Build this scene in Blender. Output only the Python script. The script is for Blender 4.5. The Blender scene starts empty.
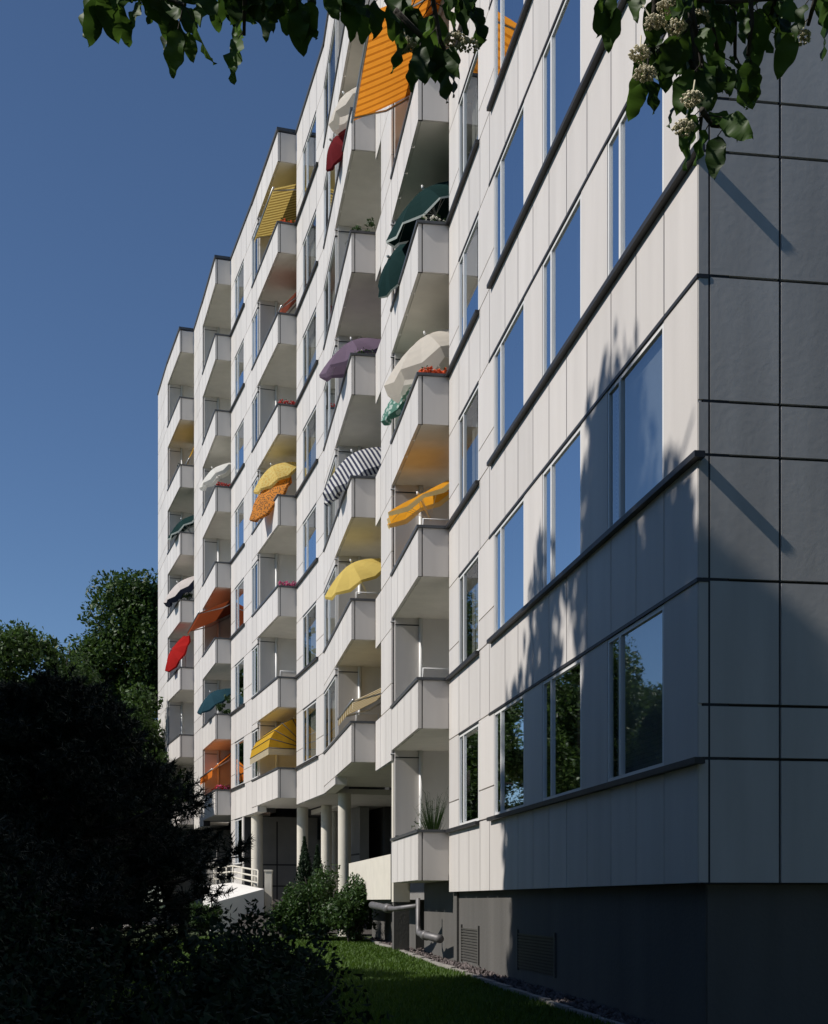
import bpy, bmesh, math, random
import numpy as np
from mathutils import Vector, Matrix
sc = bpy.context.scene
R = math.radians
random.seed(7); rng = np.random.default_rng(7)
F = 1300.0          # focal length in pixels
H = 2.8             # storey height, metres
EYE = 1.5
# ---------------------------------------------------------------- camera, sky, sun, exposure
cam = bpy.data.cameras.new('camera'); camo = bpy.data.objects.new('camera', cam)
sc.collection.objects.link(camo); sc.camera = camo
camo.location = (0, 0, EYE); camo.rotation_euler = (R(90), 0, 0)
cam.sensor_fit = 'AUTO'; cam.sensor_width = 36; cam.lens = F/1024*36
cam.shift_y = (901-512)/1024; cam.clip_end = 3000; cam.clip_start = 0.05
SUN = Vector((-.70, -.178, .66)).normalized()          # towards the sun
elev = math.asin(SUN.z); az = math.atan2(SUN.x, SUN.y)
w = bpy.data.worlds.new('World'); sc.world = w; w.use_nodes = True
wn = w.node_tree.nodes; sky = wn.new('ShaderNodeTexSky'); sky.sky_type = 'NISHITA'
sky.sun_disc = False; sky.sun_elevation = elev; sky.sun_rotation = az % (2*math.pi)
sky.air_density = 1.0; sky.dust_density = 0.; sky.ozone_density = 6.0; sky.altitude = 1200
w.node_tree.links.new(sky.outputs[0], wn['Background'].inputs[0]); wn['Background'].inputs[1].default_value = .088
sl = bpy.data.lights.new('sun', 'SUN'); sl.energy = 4.6; sl.angle = R(.5); sl.color = (1, .945, .88)
so = bpy.data.objects.new('sun', sl); sc.collection.objects.link(so)
so.rotation_euler = (-SUN).to_track_quat('-Z', 'Y').to_euler(); so.location = SUN*80
vs = sc.view_settings; vs.view_transform = 'Standard'; vs.look = 'None'; vs.exposure = 0; vs.gamma = 1
sc.cycles.max_bounces = 8; sc.cycles.transparent_max_bounces = 12

# ---------------------------------------------------------------- helpers
COL = sc.collection
def nodes_of(m):
    m.use_nodes = True; return m.node_tree.nodes, m.node_tree.links, m.node_tree.nodes['Principled BSDF']
def mat(name, col, rough=.6, var=.06, scale=3., bump=0., bscale=40., metal=0., spec=.5, island=0., transl=0., streak=False):
    m = bpy.data.materials.new(name); N, L, P = nodes_of(m)
    P.inputs['Roughness'].default_value = rough; P.inputs['Metallic'].default_value = metal
    P.inputs['Specular IOR Level'].default_value = spec
    tc = N.new('ShaderNodeTexCoord'); src = tc.outputs['Object']
    if streak:
        mp = N.new('ShaderNodeMapping'); mp.inputs['Scale'].default_value = (1, 1, .12); L.new(src, mp.inputs[0]); vec = mp.outputs[0]
    else: vec = src
    nz = N.new('ShaderNodeTexNoise'); nz.inputs['Scale'].default_value = scale; nz.inputs['Detail'].default_value = 5; L.new(vec, nz.inputs['Vector'])
    mr = N.new('ShaderNodeMapRange'); mr.inputs['From Min'].default_value = .3; mr.inputs['From Max'].default_value = .7
    mr.inputs['To Min'].default_value = 1-var; mr.inputs['To Max'].default_value = 1+var; L.new(nz.outputs[0], mr.inputs['Value'])
    fac = mr.outputs[0]
    if island:
        ge = N.new('ShaderNodeNewGeometry'); m2 = N.new('ShaderNodeMapRange')
        m2.inputs['To Min'].default_value = 1-island; m2.inputs['To Max'].default_value = 1+island
        L.new(ge.outputs['Random Per Island'], m2.inputs['Value'])
        mu = N.new('ShaderNodeMath'); mu.operation = 'MULTIPLY'; L.new(fac, mu.inputs[0]); L.new(m2.outputs[0], mu.inputs[1]); fac = mu.outputs[0]
    vm = N.new('ShaderNodeVectorMath'); vm.operation = 'SCALE'; vm.inputs[0].default_value = col; L.new(fac, vm.inputs['Scale'])
    L.new(vm.outputs[0], P.inputs['Base Color'])
    if bump:
        n2 = N.new('ShaderNodeTexNoise'); n2.inputs['Scale'].default_value = bscale; n2.inputs['Detail'].default_value = 4; L.new(src, n2.inputs['Vector'])
        b = N.new('ShaderNodeBump'); b.inputs['Strength'].default_value = bump; b.inputs['Distance'].default_value = .02
        L.new(n2.outputs[0], b.inputs['Height']); L.new(b.outputs[0], P.inputs['Normal'])
    if transl: add_transl(m, vm.outputs[0], transl)
    return m
def add_transl(m, colsock, f):
    N, L = m.node_tree.nodes, m.node_tree.links; P = N['Principled BSDF']; out = [n for n in N if n.type == 'OUTPUT_MATERIAL'][0]
    t = N.new('ShaderNodeBsdfTranslucent'); L.new(colsock, t.inputs[0]); mx = N.new('ShaderNodeMixShader'); mx.inputs[0].default_value = f
    L.new(P.outputs[0], mx.inputs[1]); L.new(t.outputs[0], mx.inputs[2]); L.new(mx.outputs[0], out.inputs[0])
def leafmat(name, c1, c2, rough=.45, transl=.3, tcol=None):
    m = bpy.data.materials.new(name); N, L, P = nodes_of(m)
    ge = N.new('ShaderNodeNewGeometry'); cr = N.new('ShaderNodeMix'); cr.data_type = 'RGBA'
    cr.inputs[6].default_value = (*c1, 1); cr.inputs[7].default_value = (*c2, 1)
    L.new(ge.outputs['Random Per Island'], cr.inputs[0]); L.new(cr.outputs[2], P.inputs['Base Color'])
    P.inputs['Roughness'].default_value = rough; P.inputs['Specular IOR Level'].default_value = .3
    if transl:
        hs = N.new('ShaderNodeHueSaturation'); hs.inputs['Value'].default_value = 1.5; hs.inputs['Hue'].default_value = .49; L.new(cr.outputs[2], hs.inputs['Color'])
        add_transl(m, hs.outputs[0], transl)
    return m
def glassmat(name, refl):
    m = bpy.data.materials.new(name); N, L, P = nodes_of(m); out = [n for n in N if n.type == 'OUTPUT_MATERIAL'][0]
    tr = N.new('ShaderNodeBsdfTransparent'); tr.inputs[0].default_value = (.86, .90, .90, 1)
    gl = N.new('ShaderNodeBsdfGlossy'); gl.inputs['Roughness'].default_value = .015; gl.inputs[0].default_value = (.92, .96, 1, 1)
    tc = N.new('ShaderNodeTexCoord'); nz = N.new('ShaderNodeTexNoise'); nz.inputs['Scale'].default_value = .9; L.new(tc.outputs['Object'], nz.inputs['Vector'])
    b = N.new('ShaderNodeBump'); b.inputs['Strength'].default_value = .02; b.inputs['Distance'].default_value = .05; L.new(nz.outputs[0], b.inputs['Height']); L.new(b.outputs[0], gl.inputs['Normal'])
    mx = N.new('ShaderNodeMixShader'); mx.inputs[0].default_value = refl; L.new(tr.outputs[0], mx.inputs[1]); L.new(gl.outputs[0], mx.inputs[2]); L.new(mx.outputs[0], out.inputs[0])
    return m
class MB:
    def __init__(s): s.v = []; s.f = []; s.m = []; s.sm = []
    def add(s, verts, faces, mi=0, smooth=False):
        o = len(s.v); s.v += [tuple(v) for v in verts]
        for f in faces: s.f.append(tuple(o+i for i in f)); s.m.append(mi); s.sm.append(smooth)
    def hexa(s, c, mi=0):
        s.add(c, [(0,3,2,1),(4,5,6,7),(0,1,5,4),(1,2,6,5),(2,3,7,6),(3,0,4,7)], mi)
    def box(s, x0, x1, y0, y1, z0, z1, mi=0):
        s.hexa([(x0,y0,z0),(x1,y0,z0),(x1,y1,z0),(x0,y1,z0),(x0,y0,z1),(x1,y0,z1),(x1,y1,z1),(x0,y1,z1)], mi)
    def sbox(s, sg, s0, s1, d0, d1, z0, z1, mi=0):
        P = [sg.p(a, d) for a, d in ((s0,d0),(s1,d0),(s1,d1),(s0,d1))]
        s.hexa([(x,y,z0) for x,y in P]+[(x,y,z1) for x,y in P], mi)
    def tube(s, pts, r, n=8, mi=0, caps=True):
        pts = [Vector(p) for p in pts]; rs = r if isinstance(r, (list, tuple)) else [r]*len(pts); rings = []
        up = Vector((.31, .17, .93))
        for i, p in enumerate(pts):
            t = (pts[min(i+1, len(pts)-1)]-pts[max(i-1, 0)]).normalized()
            if i == 0 and abs(t.dot(up)) > .95: up = Vector((1, 0, .1))
            a = t.cross(up).normalized(); b = a.cross(t)
            rings.append([p+rs[i]*(a*math.cos(q)+b*math.sin(q)) for q in (2*math.pi*j/n for j in range(n))])
        vs_ = [v for r_ in rings for v in r_]; fs = []
        for i in range(len(pts)-1):
            for j in range(n): fs.append((i*n+j, i*n+(j+1) % n, (i+1)*n+(j+1) % n, (i+1)*n+j))
        if caps: fs += [tuple(range(n))[::-1], tuple((len(pts)-1)*n+j for j in range(n))]
        s.add(vs_, fs, mi, True)
    def build(s, name, mats, parent=None, loc=None, rot=None):
        me = bpy.data.meshes.new(name); me.from_pydata(s.v, [], s.f)
        for m in (mats if isinstance(mats, (list, tuple)) else [mats]): me.materials.append(m)
        me.polygons.foreach_set('material_index', s.m); me.polygons.foreach_set('use_smooth', s.sm); me.update()
        o = bpy.data.objects.new(name, me); COL.objects.link(o)
        if parent: o.parent = parent
        if loc is not None: o.location = loc
        if rot is not None: o.rotation_euler = rot
        return o
def tag(o, label=None, cat=None, group=None, kind=None):
    if label: o['label'] = label
    if cat: o['category'] = cat
    if group: o['group'] = group
    if kind: o['kind'] = kind
    return o
def empty(name, loc=(0,0,0), parent=None):
    o = bpy.data.objects.new(name, None); COL.objects.link(o); o.location = loc
    if parent: o.parent = parent
    o.empty_display_size = .2
    return o
def np_mesh(name, V, faces_n, idx, mats, parent=None, loc=None, smooth=False):
    """faces all of faces_n corners, idx flat"""
    me = bpy.data.meshes.new(name); nf = len(idx)//faces_n
    me.vertices.add(len(V)); me.vertices.foreach_set('co', np.asarray(V, np.float32).ravel())
    me.loops.add(len(idx)); me.loops.foreach_set('vertex_index', np.asarray(idx, np.int32))
    me.polygons.add(nf); me.polygons.foreach_set('loop_start', np.arange(nf, dtype=np.int32)*faces_n)
    try: me.polygons.foreach_set('loop_total', np.full(nf, faces_n, np.int32))
    except Exception: pass
    if smooth: me.polygons.foreach_set('use_smooth', np.ones(nf, bool))
    me.update(calc_edges=True); me.validate()
    for m in (mats if isinstance(mats, (list, tuple)) else [mats]): me.materials.append(m)
    o = bpy.data.objects.new(name, me); COL.objects.link(o)
    if parent: o.parent = parent
    if loc is not None: o.location = loc
    return o
def unit(a): return a/np.maximum(np.linalg.norm(a, axis=1, keepdims=True), 1e-6)
def leaf_arrays(C, size, rngl, out=None, droop=.25, aspect=.55):
    """diamond leaves folded on their midrib; C centres, out preferred normal"""
    n = len(C); a = unit(rngl.normal(size=(n, 3))-np.array([0, 0, droop])); nn = rngl.normal(size=(n, 3))
    nn[:, 2] += .9
    if out is not None: nn += 1.2*out
    b = unit(np.cross(a, nn)); c = np.cross(a, b)
    sz = (size*(.65+.7*rngl.random(n)))[:, None] if np.isscalar(size) else size[:, None]
    V = np.empty((n, 4, 3)); V[:, 0] = C-a*sz*.5; V[:, 2] = C+a*sz*.5
    V[:, 1] = C+b*sz*aspect*.5+c*sz*.1-a*sz*.06; V[:, 3] = C-b*sz*aspect*.5+c*sz*.1-a*sz*.06
    k = np.arange(n)[:, None]*4
    return V.reshape(-1, 3), np.concatenate([k+0, k+1, k+2, k+0, k+2, k+3], 1).ravel()
def clump_points(rngl, n, centre, rad, nclumps, clump_r, shell=.55, flat=1.):
    """points in clumps spread through an ellipsoid, more of them near its surface"""
    u = unit(rngl.normal(size=(nclumps, 3))); rr = (shell+(1-shell)*rngl.random(nclumps))[:, None]
    cc = np.array(centre)+u*rr*np.array(rad)
    wgt = rngl.random(nclumps)+.35; ids = rngl.choice(nclumps, n, p=wgt/wgt.sum())
    cr = clump_r*(.6+.8*rngl.random(nclumps))
    o = unit(rngl.normal(size=(n, 3)))*(rngl.random(n)**.45)[:, None]
    return cc[ids]+o*cr[ids][:, None]*np.array([1, 1, flat]), o

# ---------------------------------------------------------------- materials
M = {}
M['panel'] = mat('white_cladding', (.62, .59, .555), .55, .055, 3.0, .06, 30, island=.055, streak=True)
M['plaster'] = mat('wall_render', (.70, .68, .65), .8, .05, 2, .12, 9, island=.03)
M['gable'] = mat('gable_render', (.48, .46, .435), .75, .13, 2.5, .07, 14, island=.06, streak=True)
M['joint'] = mat('joint_backing', (.03, .03, .032), .8, .1)
M['soffit'] = mat('soffit_paint', (.72, .69, .63), .8, .05, 3)
M['ledge'] = mat('dark_metal_ledge', (.036, .036, .037), .5, .12, 6, metal=.3)
M['coping'] = mat('grey_metal_coping', (.085, .09, .095), .42, .1, 5, metal=.3)
M['frame'] = mat('white_window_frame', (.74, .74, .72), .4, .03)
M['glass'] = glassmat('mirror_coated_glass', .90); M['clearglass'] = glassmat('clear_window_glass', .48)
M['curtain'] = mat('curtain_cloth', (.5, .48, .44), .9, .1, 8, transl=.3)
M['blind'] = mat('blind_slats', (.42, .46, .50), .6, .05)
M['room'] = mat('room_interior', (.10, .09, .08), .9)
M['concrete'] = mat('plinth_concrete', (.105, .100, .092), .85, .16, 1.6, .2, 25, streak=True)
M['grille'] = mat('vent_grille', (.095, .09, .082), .6, .1)
M['whitewall'] = mat('white_masonry_paint', (.76, .74, .70), .7, .05, 3, .05, 20)
M['cream'] = mat('cream_paint', (.66, .62, .53), .7, .05, 3, .05, 20)
M['whitepipe'] = mat('white_pipe', (.72, .72, .70), .4, .04)
M['zinc'] = mat('zinc_pipe', (.15, .145, .145), .5, .2, 8, metal=.25)
M['roofing'] = mat('roofing', (.08, .08, .08), .9)
M['steel'] = mat('brushed_steel', (.45, .45, .45), .35, .1, 10, metal=.8)
M['bark'] = mat('bark', (.05, .042, .035), .9, .4, 9, .5, 20)
M['leafA'] = leafmat('maple_leaf', (.022, .048, .010), (.055, .105, .020), .5, .3)
M['leafB'] = leafmat('lime_leaf', (.016, .034, .008), (.040, .075, .016), .5, .25)
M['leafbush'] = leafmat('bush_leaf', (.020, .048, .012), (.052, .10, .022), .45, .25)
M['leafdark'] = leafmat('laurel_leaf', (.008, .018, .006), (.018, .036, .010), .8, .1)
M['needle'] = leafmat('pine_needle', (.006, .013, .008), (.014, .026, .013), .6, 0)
M['thuja'] = leafmat('thuja_spray', (.010, .026, .010), (.024, .050, .018), .6, .1)
M['nearleaf'] = leafmat('dogwood_leaf', (.020, .048, .007), (.060, .125, .018), .5, .45)
M['cornus'] = mat('dogwood_blossom', (.56, .51, .36), .8, .1, 30, island=.12)
M['grassblade'] = leafmat('grass_blade', (.040, .090, .008), (.080, .150, .015), .6, .3)
M['pole'] = mat('parasol_pole', (.62, .62, .60), .4, .05)
M['stone'] = mat('gravel_stone', (.11, .09, .085), .9, .2, 10, .2, 60, island=.55)
M['kerb'] = mat('concrete_edging', (.30, .28, .25), .9, .15, 6, .2, 40)
def cloth(name, c, transl=.45, var=.04): return mat(name, c, .9, var, 6, .05, 200, transl=transl, spec=.08)

# ---------------------------------------------------------------- plan of the facade (px, pixels per storey -> metres)
def pp(x, k): return Vector(((x-414)*H/k, F*H/k))
def at(px, py, k): return Vector(((px-414)*H/k, F*H/k, EYE+(901-py)*H/k))
def LZ(n): return EYE+(.47+n)*H
A_, LIN, SP, SPB = .177*H, .59*H, .41*H, .336*H; CO = .05
class Seg:
    def __init__(s, a, b):
        s.a = Vector(a); s.b = Vector(b); d = s.b-s.a; s.len = d.length; s.t = d/s.len; s.n = Vector((-s.t.y, s.t.x))
    def p(s, a, d): q = s.a+s.t*a+s.n*d; return (q.x, q.y)
    def at(s, a, d, z): x, y = s.p(a, d); return Vector((x, y, z))
    def s_px(s, px):
        m = (px-414)/F; return (m*s.a.y-s.a.x)/(s.t.x-m*s.t.y)
corner = pp(698, 304)
w2end = pp(449, 151.7)
W1 = Seg(corner, w2end)
def step(wend, x_outer, k, far_px, far_k):
    far = pp(far_px, far_k); o = pp(x_outer, k)
    t = (far-o).normalized(); n = Vector((-t.y, t.x)); wd = (o-wend).length
    p0 = wend+n*wd; sg = Seg(p0, far); sg.step = wd; return sg
B1 = step(w2end, 418, 151.7, 391.5, 132.3)
W3 = Seg(B1.b, pp(375.5, 122.2))
B2 = step(W3.b, 351.5, 122.2, 324, 101); B2.open = B2.s_px(335.3)
W4 = Seg(B2.b, pp(296.5, 90.6))
B3 = step(W4.b, 277.7, 90.6, 252, 82.2); B3.open = B3.s_px(257.6)
W5 = Seg(B3.b, pp(231, 75.7))
B4 = step(W5.b, 215.5, 75.7, 202.6, 70.6)
W6 = Seg(B4.b, pp(194, 67.3))
B5 = step(W6.b, 180, 67.3, 167.6, 63.5)
W7 = Seg(B5.b, pp(158, 59.7))
for b in (B1, B4, B5): b.open = b.len
gt = Vector((1, .14)).normalized(); G = Seg(corner+gt*12.5, corner)      # gable, outward normal towards the camera
BOT = EYE+.056*H

bld = empty('apartment_building', (corner.x, corner.y, 0))
bld.location = (0, 0, 0)
tag(bld, 'white panel clad apartment block with stepped balconies and long dark window ledges', 'apartment building')
def part(mb, name, mats, parent=bld): return mb.build(name, mats, parent)

VG, HG = .0125, .013
def panel(mb, sg, s0, s1, z0, z1, d=0., th=.04, mi=0, vg=VG, hg=HG):
    mb.sbox(sg, s0+vg, s1-vg, d-th, d, z0+hg, z1-hg, mi)
def cols_in(a, b, wd):
    n = max(1, round((b-a)/wd)); return [a+(b-a)*i/n for i in range(n+1)]
def window(sg, s0, s1, z0, z1, side=.24, fill=None):
    """frame with a narrow casement at the far side"""
    f = MB(); p = .045; d0, d1 = -.06, -.004
    f.sbox(sg, s0, s1, d0, d1, z0, z0+p); f.sbox(sg, s0, s1, d0, d1, z1-p, z1)
    f.sbox(sg, s0, s0+p, d0, d1, z0+p, z1-p); f.sbox(sg, s1-p, s1, d0, d1, z0+p, z1-p)
    sm = s1-(s1-s0)*side
    f.sbox(sg, sm-.03, sm+.03, d0, d1+.004, z0+p, z1-p)
    w_ = part(f, 'window', M['frame'])
    for a, b in ((s0+p, sm-.03), (sm+.03, s1-p)):
        g = MB(); q = [sg.at(a, -.026, z0+p), sg.at(b, -.026, z0+p), sg.at(b, -.026, z1-p), sg.at(a, -.026, z1-p)]
        g.add(q, [(3, 2, 1, 0)]); part(g, 'pane', M['clearglass' if fill else 'glass'], w_)
    if fill == 'blind':
        c = MB(); z = z0+.03; stop = z1-.03
        while z < stop:
            q = [sg.at(s0+.05, -.10, z), sg.at(s1-.05, -.10, z), sg.at(s1-.05, -.085, z+.043), sg.at(s0+.05, -.085, z+.043)]
            c.add(q, [(3, 2, 1, 0)]); z += .05
        part(c, 'blind', M['blind'], w_)
    elif fill == 'curtain':
        c = MB(); n = 26
        for k, (a, b) in enumerate(((s0+.02, s0+(s1-s0)*.30), (s1-(s1-s0)*.45, s1-.02))):
            top = [sg.at(a+(b-a)*i/n, -.24+.035*math.sin(i*1.9+k), z1) for i in range(n+1)]
            bot = [Vector((v.x, v.y, z0-.05)) for v in top]
            c.add(top+bot, [(i, i+1, n+2+i, n+1+i) for i in range(n)], 0, True)
        part(c, 'curtain', M['curtain'], w_)
    return w_
def ledge(sg, s0, s1, z, pr=.072, h=.058, end=True):
    m = MB(); m.sbox(sg, s0, s1, -.03, pr, z-h, z)
    part(m, 'window_ledge', M['ledge'])
def wall(sg, cols, wins, levels, ledges=(), roof=True, s_from=0., s_to=None, bot=None, whole=0., strip=None, fillseq=None, side=.24, band_to=None):
    """cols: spandrel joints; wins: (s0,s1) openings; levels: storeys with a window band"""
    s_to = sg.len if s_to is None else s_to
    m = MB(); l0, l1 = levels
    for n in range(l0, l1+1):
        z = LZ(n)
        zb = z-SP if (bot is None or n > l0) else bot
        m.sbox(sg, s_from, s_to, -.30, -.05, zb+.004, z, 1)
        for a, b in zip(cols, cols[1:]): panel(m, sg, a, b, zb, z)
        if bot is None: m.sbox(sg, s_from+.01, s_to-.01, -.30, -.03, zb-.006, zb+.003, 2)
        if n == 8: continue
        edges = [s_from]
        for a, b in wins: edges += [a, b]
        edges.append(band_to or s_to)
        for i in range(0, len(edges), 2):
            a, b = edges[i], edges[i+1]
            if b-a < .03: continue
            m.sbox(sg, a, b, -.30, -.05, z+.001, z+LIN+.003, 1)
            for c, d in zip(*(lambda q: (q, q[1:]))(cols_in(a, b, 1.1))):
                if (c+d)/2 < whole: panel(m, sg, c, d, z, z+LIN)
                else: panel(m, sg, c, d, z, z+A_); panel(m, sg, c, d, z+A_, z+LIN, hg=.009)
        for j, (a, b) in enumerate(wins):
            fill = (fillseq[(n*4+j if len(fillseq) > 5 else n*3+j) % len(fillseq)] if fillseq else None)
            window(sg, a, b, z+.012, z+LIN-.03, side, fill)
            if strip and a < strip[1]: continue
            lt = MB(); lt.sbox(sg, a-.01, b+.01, -.10, .012, z+LIN-.028, z+LIN+.006); part(lt, 'lintel_trim', M['ledge'])
        if strip: lt = MB(); lt.sbox(sg, strip[0], strip[1], -.10, .014, z+LIN-.026, z+LIN+.010); part(lt, 'lintel_trim', M['ledge'])
        for a, b in ledges: ledge(sg, a, b, z)
    part(m, 'facade_wall', [M['panel'], M['joint'], M['soffit']])

# ---- near facade with three window bays, then its fourth narrow bay
px = [664, 636, 611, 587, 566.5, 549, 533, 518, 505, 489.5, 480, 469, 459]
c1 = [0.]+[W1.s_px(x) for x in px]+[W1.len]
wn1 = [tuple(W1.s_px(x) for x in pr) for pr in ((663.5, 607.5), (581, 542.5), (524, 494.2), (478.5, 459))]
wall(W1, c1, wn1, (0, 8), ledges=[(-.10, W1.s_px(491)), (W1.s_px(479.5), W1.len-.003)], bot=BOT, whole=W1.s_px(489), strip=(-.008, W1.s_px(489.3)),
     fillseq=['blind', None, None, None, 'blind', None, None, 'curtain', None, None, None, 'curtain', None, None, None, None, None, None, None, 'curtain', None, None, None, None, None])
# ---- short facade pieces of the rest
def bay(sg, win_px, led_px, levels, wd, fill, bot=None, frm=0., band_to=None):
    wins = [(sg.s_px(win_px[0]), sg.s_px(win_px[1]))] if win_px else []
    lg = [(sg.s_px(led_px[0]), sg.len-.003)] if led_px else []
    wall(sg, cols_in(frm, sg.len, wd), wins, levels, lg, fillseq=fill, side=.3, bot=bot, s_from=frm, band_to=band_to)
bay(W3, None, None, (1, 8), .75, None, band_to=W3.s_px(381))
bay(W4, (316.2, 303), (318.5,), (1, 8), 1.1, ['curtain', None, 'curtain', 'curtain'])
bay(W5, (243.8, 235), (245,), (1, 8), 1.1, [None, 'curtain', None])
bay(W5, (242, 235), (242.5,), (0, 0), 1.1, [None], frm=W5.s_px(243.5))
bay(W6, None, None, (1, 8), 1.0, None)
bay(W7, None, None, (1, 8), 1.2, None)

# ---- balconies
def balcony(sg, n, bot_soffit=None):
    z = LZ(n)-CO; zb = LZ(n)-SPB; op = sg.open; m = MB(); roof = n == 8
    c = cols_in(0, sg.len, .95)
    for a, b in zip(c, c[1:]): panel(m, sg, a+(.03 if a == 0 else 0), b, zb, z, th=.06)
    m.sbox(sg, .03, sg.len, -.12, -.065, zb+.13, z-.004, 1)
    if op < sg.len-.05: m.sbox(sg, op+.01, sg.len-.01, -.30, -.062, LZ(n)-SP+.004, zb, 2); panel(m, sg, op, sg.len, LZ(n)-SP, zb, th=.06)
    # side panel facing along the street, with a dark joint before the front panel
    m.sbox(sg, .004, .05, -sg.step+.006, -.085, zb+.006, z-.003, 0)
    m.sbox(sg, .02, .06, -.085, -.0, zb+.004, z-.004, 1)
    m.sbox(sg, .012, .03, -.062, -.0, zb+.004, z-.003, 0)
    # slab
    m.sbox(sg, .062, sg.len-.01, -2.05, -.067, zb+.003, zb+.125, 2)
    o = part(m, 'roof_parapet' if roof else 'balcony', [M['panel'], M['joint'], M['soffit']])
    if roof: return o
    q = MB(); q.sbox(sg, -.03, sg.len-.005, -.13, .035, z, z+.05); q.sbox(sg, -.03, .10, -sg.step+.004, -.132, z, z+.05)
    part(q, 'coping', M['coping'], o)
    if op < sg.len-.05:          # flush glazed end of the balcony bay
        wd = window(sg, op+.02, sg.len-.01, z+.06, LZ(n)+LIN-.03, .4, 'curtain' if n % 2 else None)
        lt = MB(); lt.sbox(sg, op, sg.len, -.10, .012, LZ(n)+LIN-.028, LZ(n)+LIN+.003); part(lt, 'lintel_trim', M['ledge'])
    return o
def loggia(sg, l0, z0, z1):
    op = sg.open; m = MB()
    m.sbox(sg, op-.10, op, -2.05, -.62, z0, z1, 0)                      # far end wall, render
    m.sbox(sg, op-.10, op, -.60, -.063, z0, z1, 1)                      # its clad edge
    m.sbox(sg, .0, sg.len, -2.25, -2.06, z0, z1, 0)                     # back wall
    nw = -.62 if sg is B2 else 0.; m.sbox(sg, nw-.08, nw, -2.05, -sg.step-.31, z0, z1, 0)               # near end wall
    for n in range(l0, 8):
        for zz in (LZ(n)+.04, LZ(n)+LIN+.05): m.sbox(sg, op-.104, op-.0995, -.598, -.066, zz, zz+.025, 2)
    part(m, 'loggia_wall', [M['plaster'], M['panel'], M['joint']])
    for n in range(l0, 8):
        zf = LZ(n)-SPB+.13
        s0, s1 = op*.25, op*.80; f = MB(); p = .07; d0, d1 = -2.055, -1.99; zt = zf+2.2
        f.sbox(sg, s0, s1, d0, d1, zf, zf+p); f.sbox(sg, s0, s1, d0, d1, zt-p, zt)
        for a in (s0, (s0+s1)/2, s1-p): f.sbox(sg, a, a+p, d0, d1, zf+p, zt-p)
        fo = part(f, 'balcony_door', M['frame'])
        g = MB(); g.add([sg.at(s0, -2.02, zf), sg.at(s1, -2.02, zf), sg.at(s1, -2.02, zt), sg.at(s0, -2.02, zt)], [(3, 2, 1, 0)]); part(g, 'pane', M['clearglass'], fo)
        pl = MB(); pl.tube([sg.at(op-.14, -.61, zf), sg.at(op-.14, -.61, LZ(n+1)-SPB)], .045, 10)
        part(pl, 'loggia_post', M['whitepipe'])
        if sg in (B1, B2, B3):
            br = MB(); zq = LZ(n+1)-SPB-.07; br.tube([sg.at(op-.02, .02, zq), sg.at(op-.02, -.5, zq)], .02, 8); part(br, 'downpipe_bracket', M['coping'])
for sg, l0 in ((B1, 0), (B2, 1), (B3, 1), (B4, 1), (B5, 1)):
    for n in range(l0, 9): balcony(sg, n)
    loggia(sg, l0, LZ(l0)-SPB+.127, LZ(8)-SPB)
# ---- solid inside of the block, gable, plinth, roof
for i, sg in enumerate((W1, B1, W3, B2, W4, B3, W5, B4, W6, B5, W7)):
    m = MB(); far = sg.len-(.30 if sg is W7 else 0)
    near = .35 if sg is W1 else 0
    dd = -2.0 if sg is W1 else -2.3
    low = BOT-.2 if sg in (W1, B1) else LZ(1)-SP+.01
    m.sbox(sg, near, far, -11, dd, low, LZ(8)-.2-.012*i, 0)
    if sg in (W3, B2, W4, B3): m.sbox(sg, 0, sg.len, -11, -3.4, -.5, low, 0)
    part(m, 'building_core', [M['roofing']])
m = MB(); rows = [BOT]
for n in range(0, 9): rows += [LZ(n)] + ([LZ(n)+A_, LZ(n)+LIN] if n < 8 else [])
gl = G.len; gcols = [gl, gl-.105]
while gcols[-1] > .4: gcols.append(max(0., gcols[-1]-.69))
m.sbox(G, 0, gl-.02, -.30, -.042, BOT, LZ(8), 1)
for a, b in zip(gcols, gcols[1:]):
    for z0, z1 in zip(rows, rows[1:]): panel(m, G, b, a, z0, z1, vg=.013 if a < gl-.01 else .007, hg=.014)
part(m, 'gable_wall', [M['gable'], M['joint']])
m = MB(); m.sbox(W7, W7.len-.25, W7.len-.003, -11, -.31, 0, LZ(8)-.01); part(m, 'end_wall', M['panel'])
m = MB(); m.sbox(W1, .14, W1.len-.02, -.9, -.13, -.5, BOT+.004); m.sbox(G, 0, gl-.14, -.9, -.13, -.5, BOT+.002)
part(m, 'plinth', M['concrete'])
for a, b, z0, z1 in ((471.5, 455.5, -1.05, -.46), (546, 510.5, -.98, -.46)):
    s0, s1 = W1.s_px(a), W1.s_px(b); m = MB(); zc = EYE
    for i in range(12):
        z = zc+z0+(z1-z0)*i/12; m.hexa([W1.at(s, d, zz) for s, d, zz in ((s0,-.128,z),(s1,-.128,z),(s1,-.112,z),(s0,-.112,z),(s0,-.128,z+.02),(s1,-.128,z+.02),(s1,-.104,z+.03),(s0,-.104,z+.03))])
    for a_, b_ in ((s0-.05, s0), (s1, s1+.05)): m.sbox(W1, a_, b_, -.128, -.10, zc+z0-.04, zc+z1+.04)
    part(m, 'vent_grille', M['grille'])
# under the near balcony tower
m = MB(); m.sbox(B1, -.3, B1.len-.25, -2.2, -.66, -.4, LZ(0)-SPB-.006); part(m, 'tower_plinth', M['concrete'])
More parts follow.
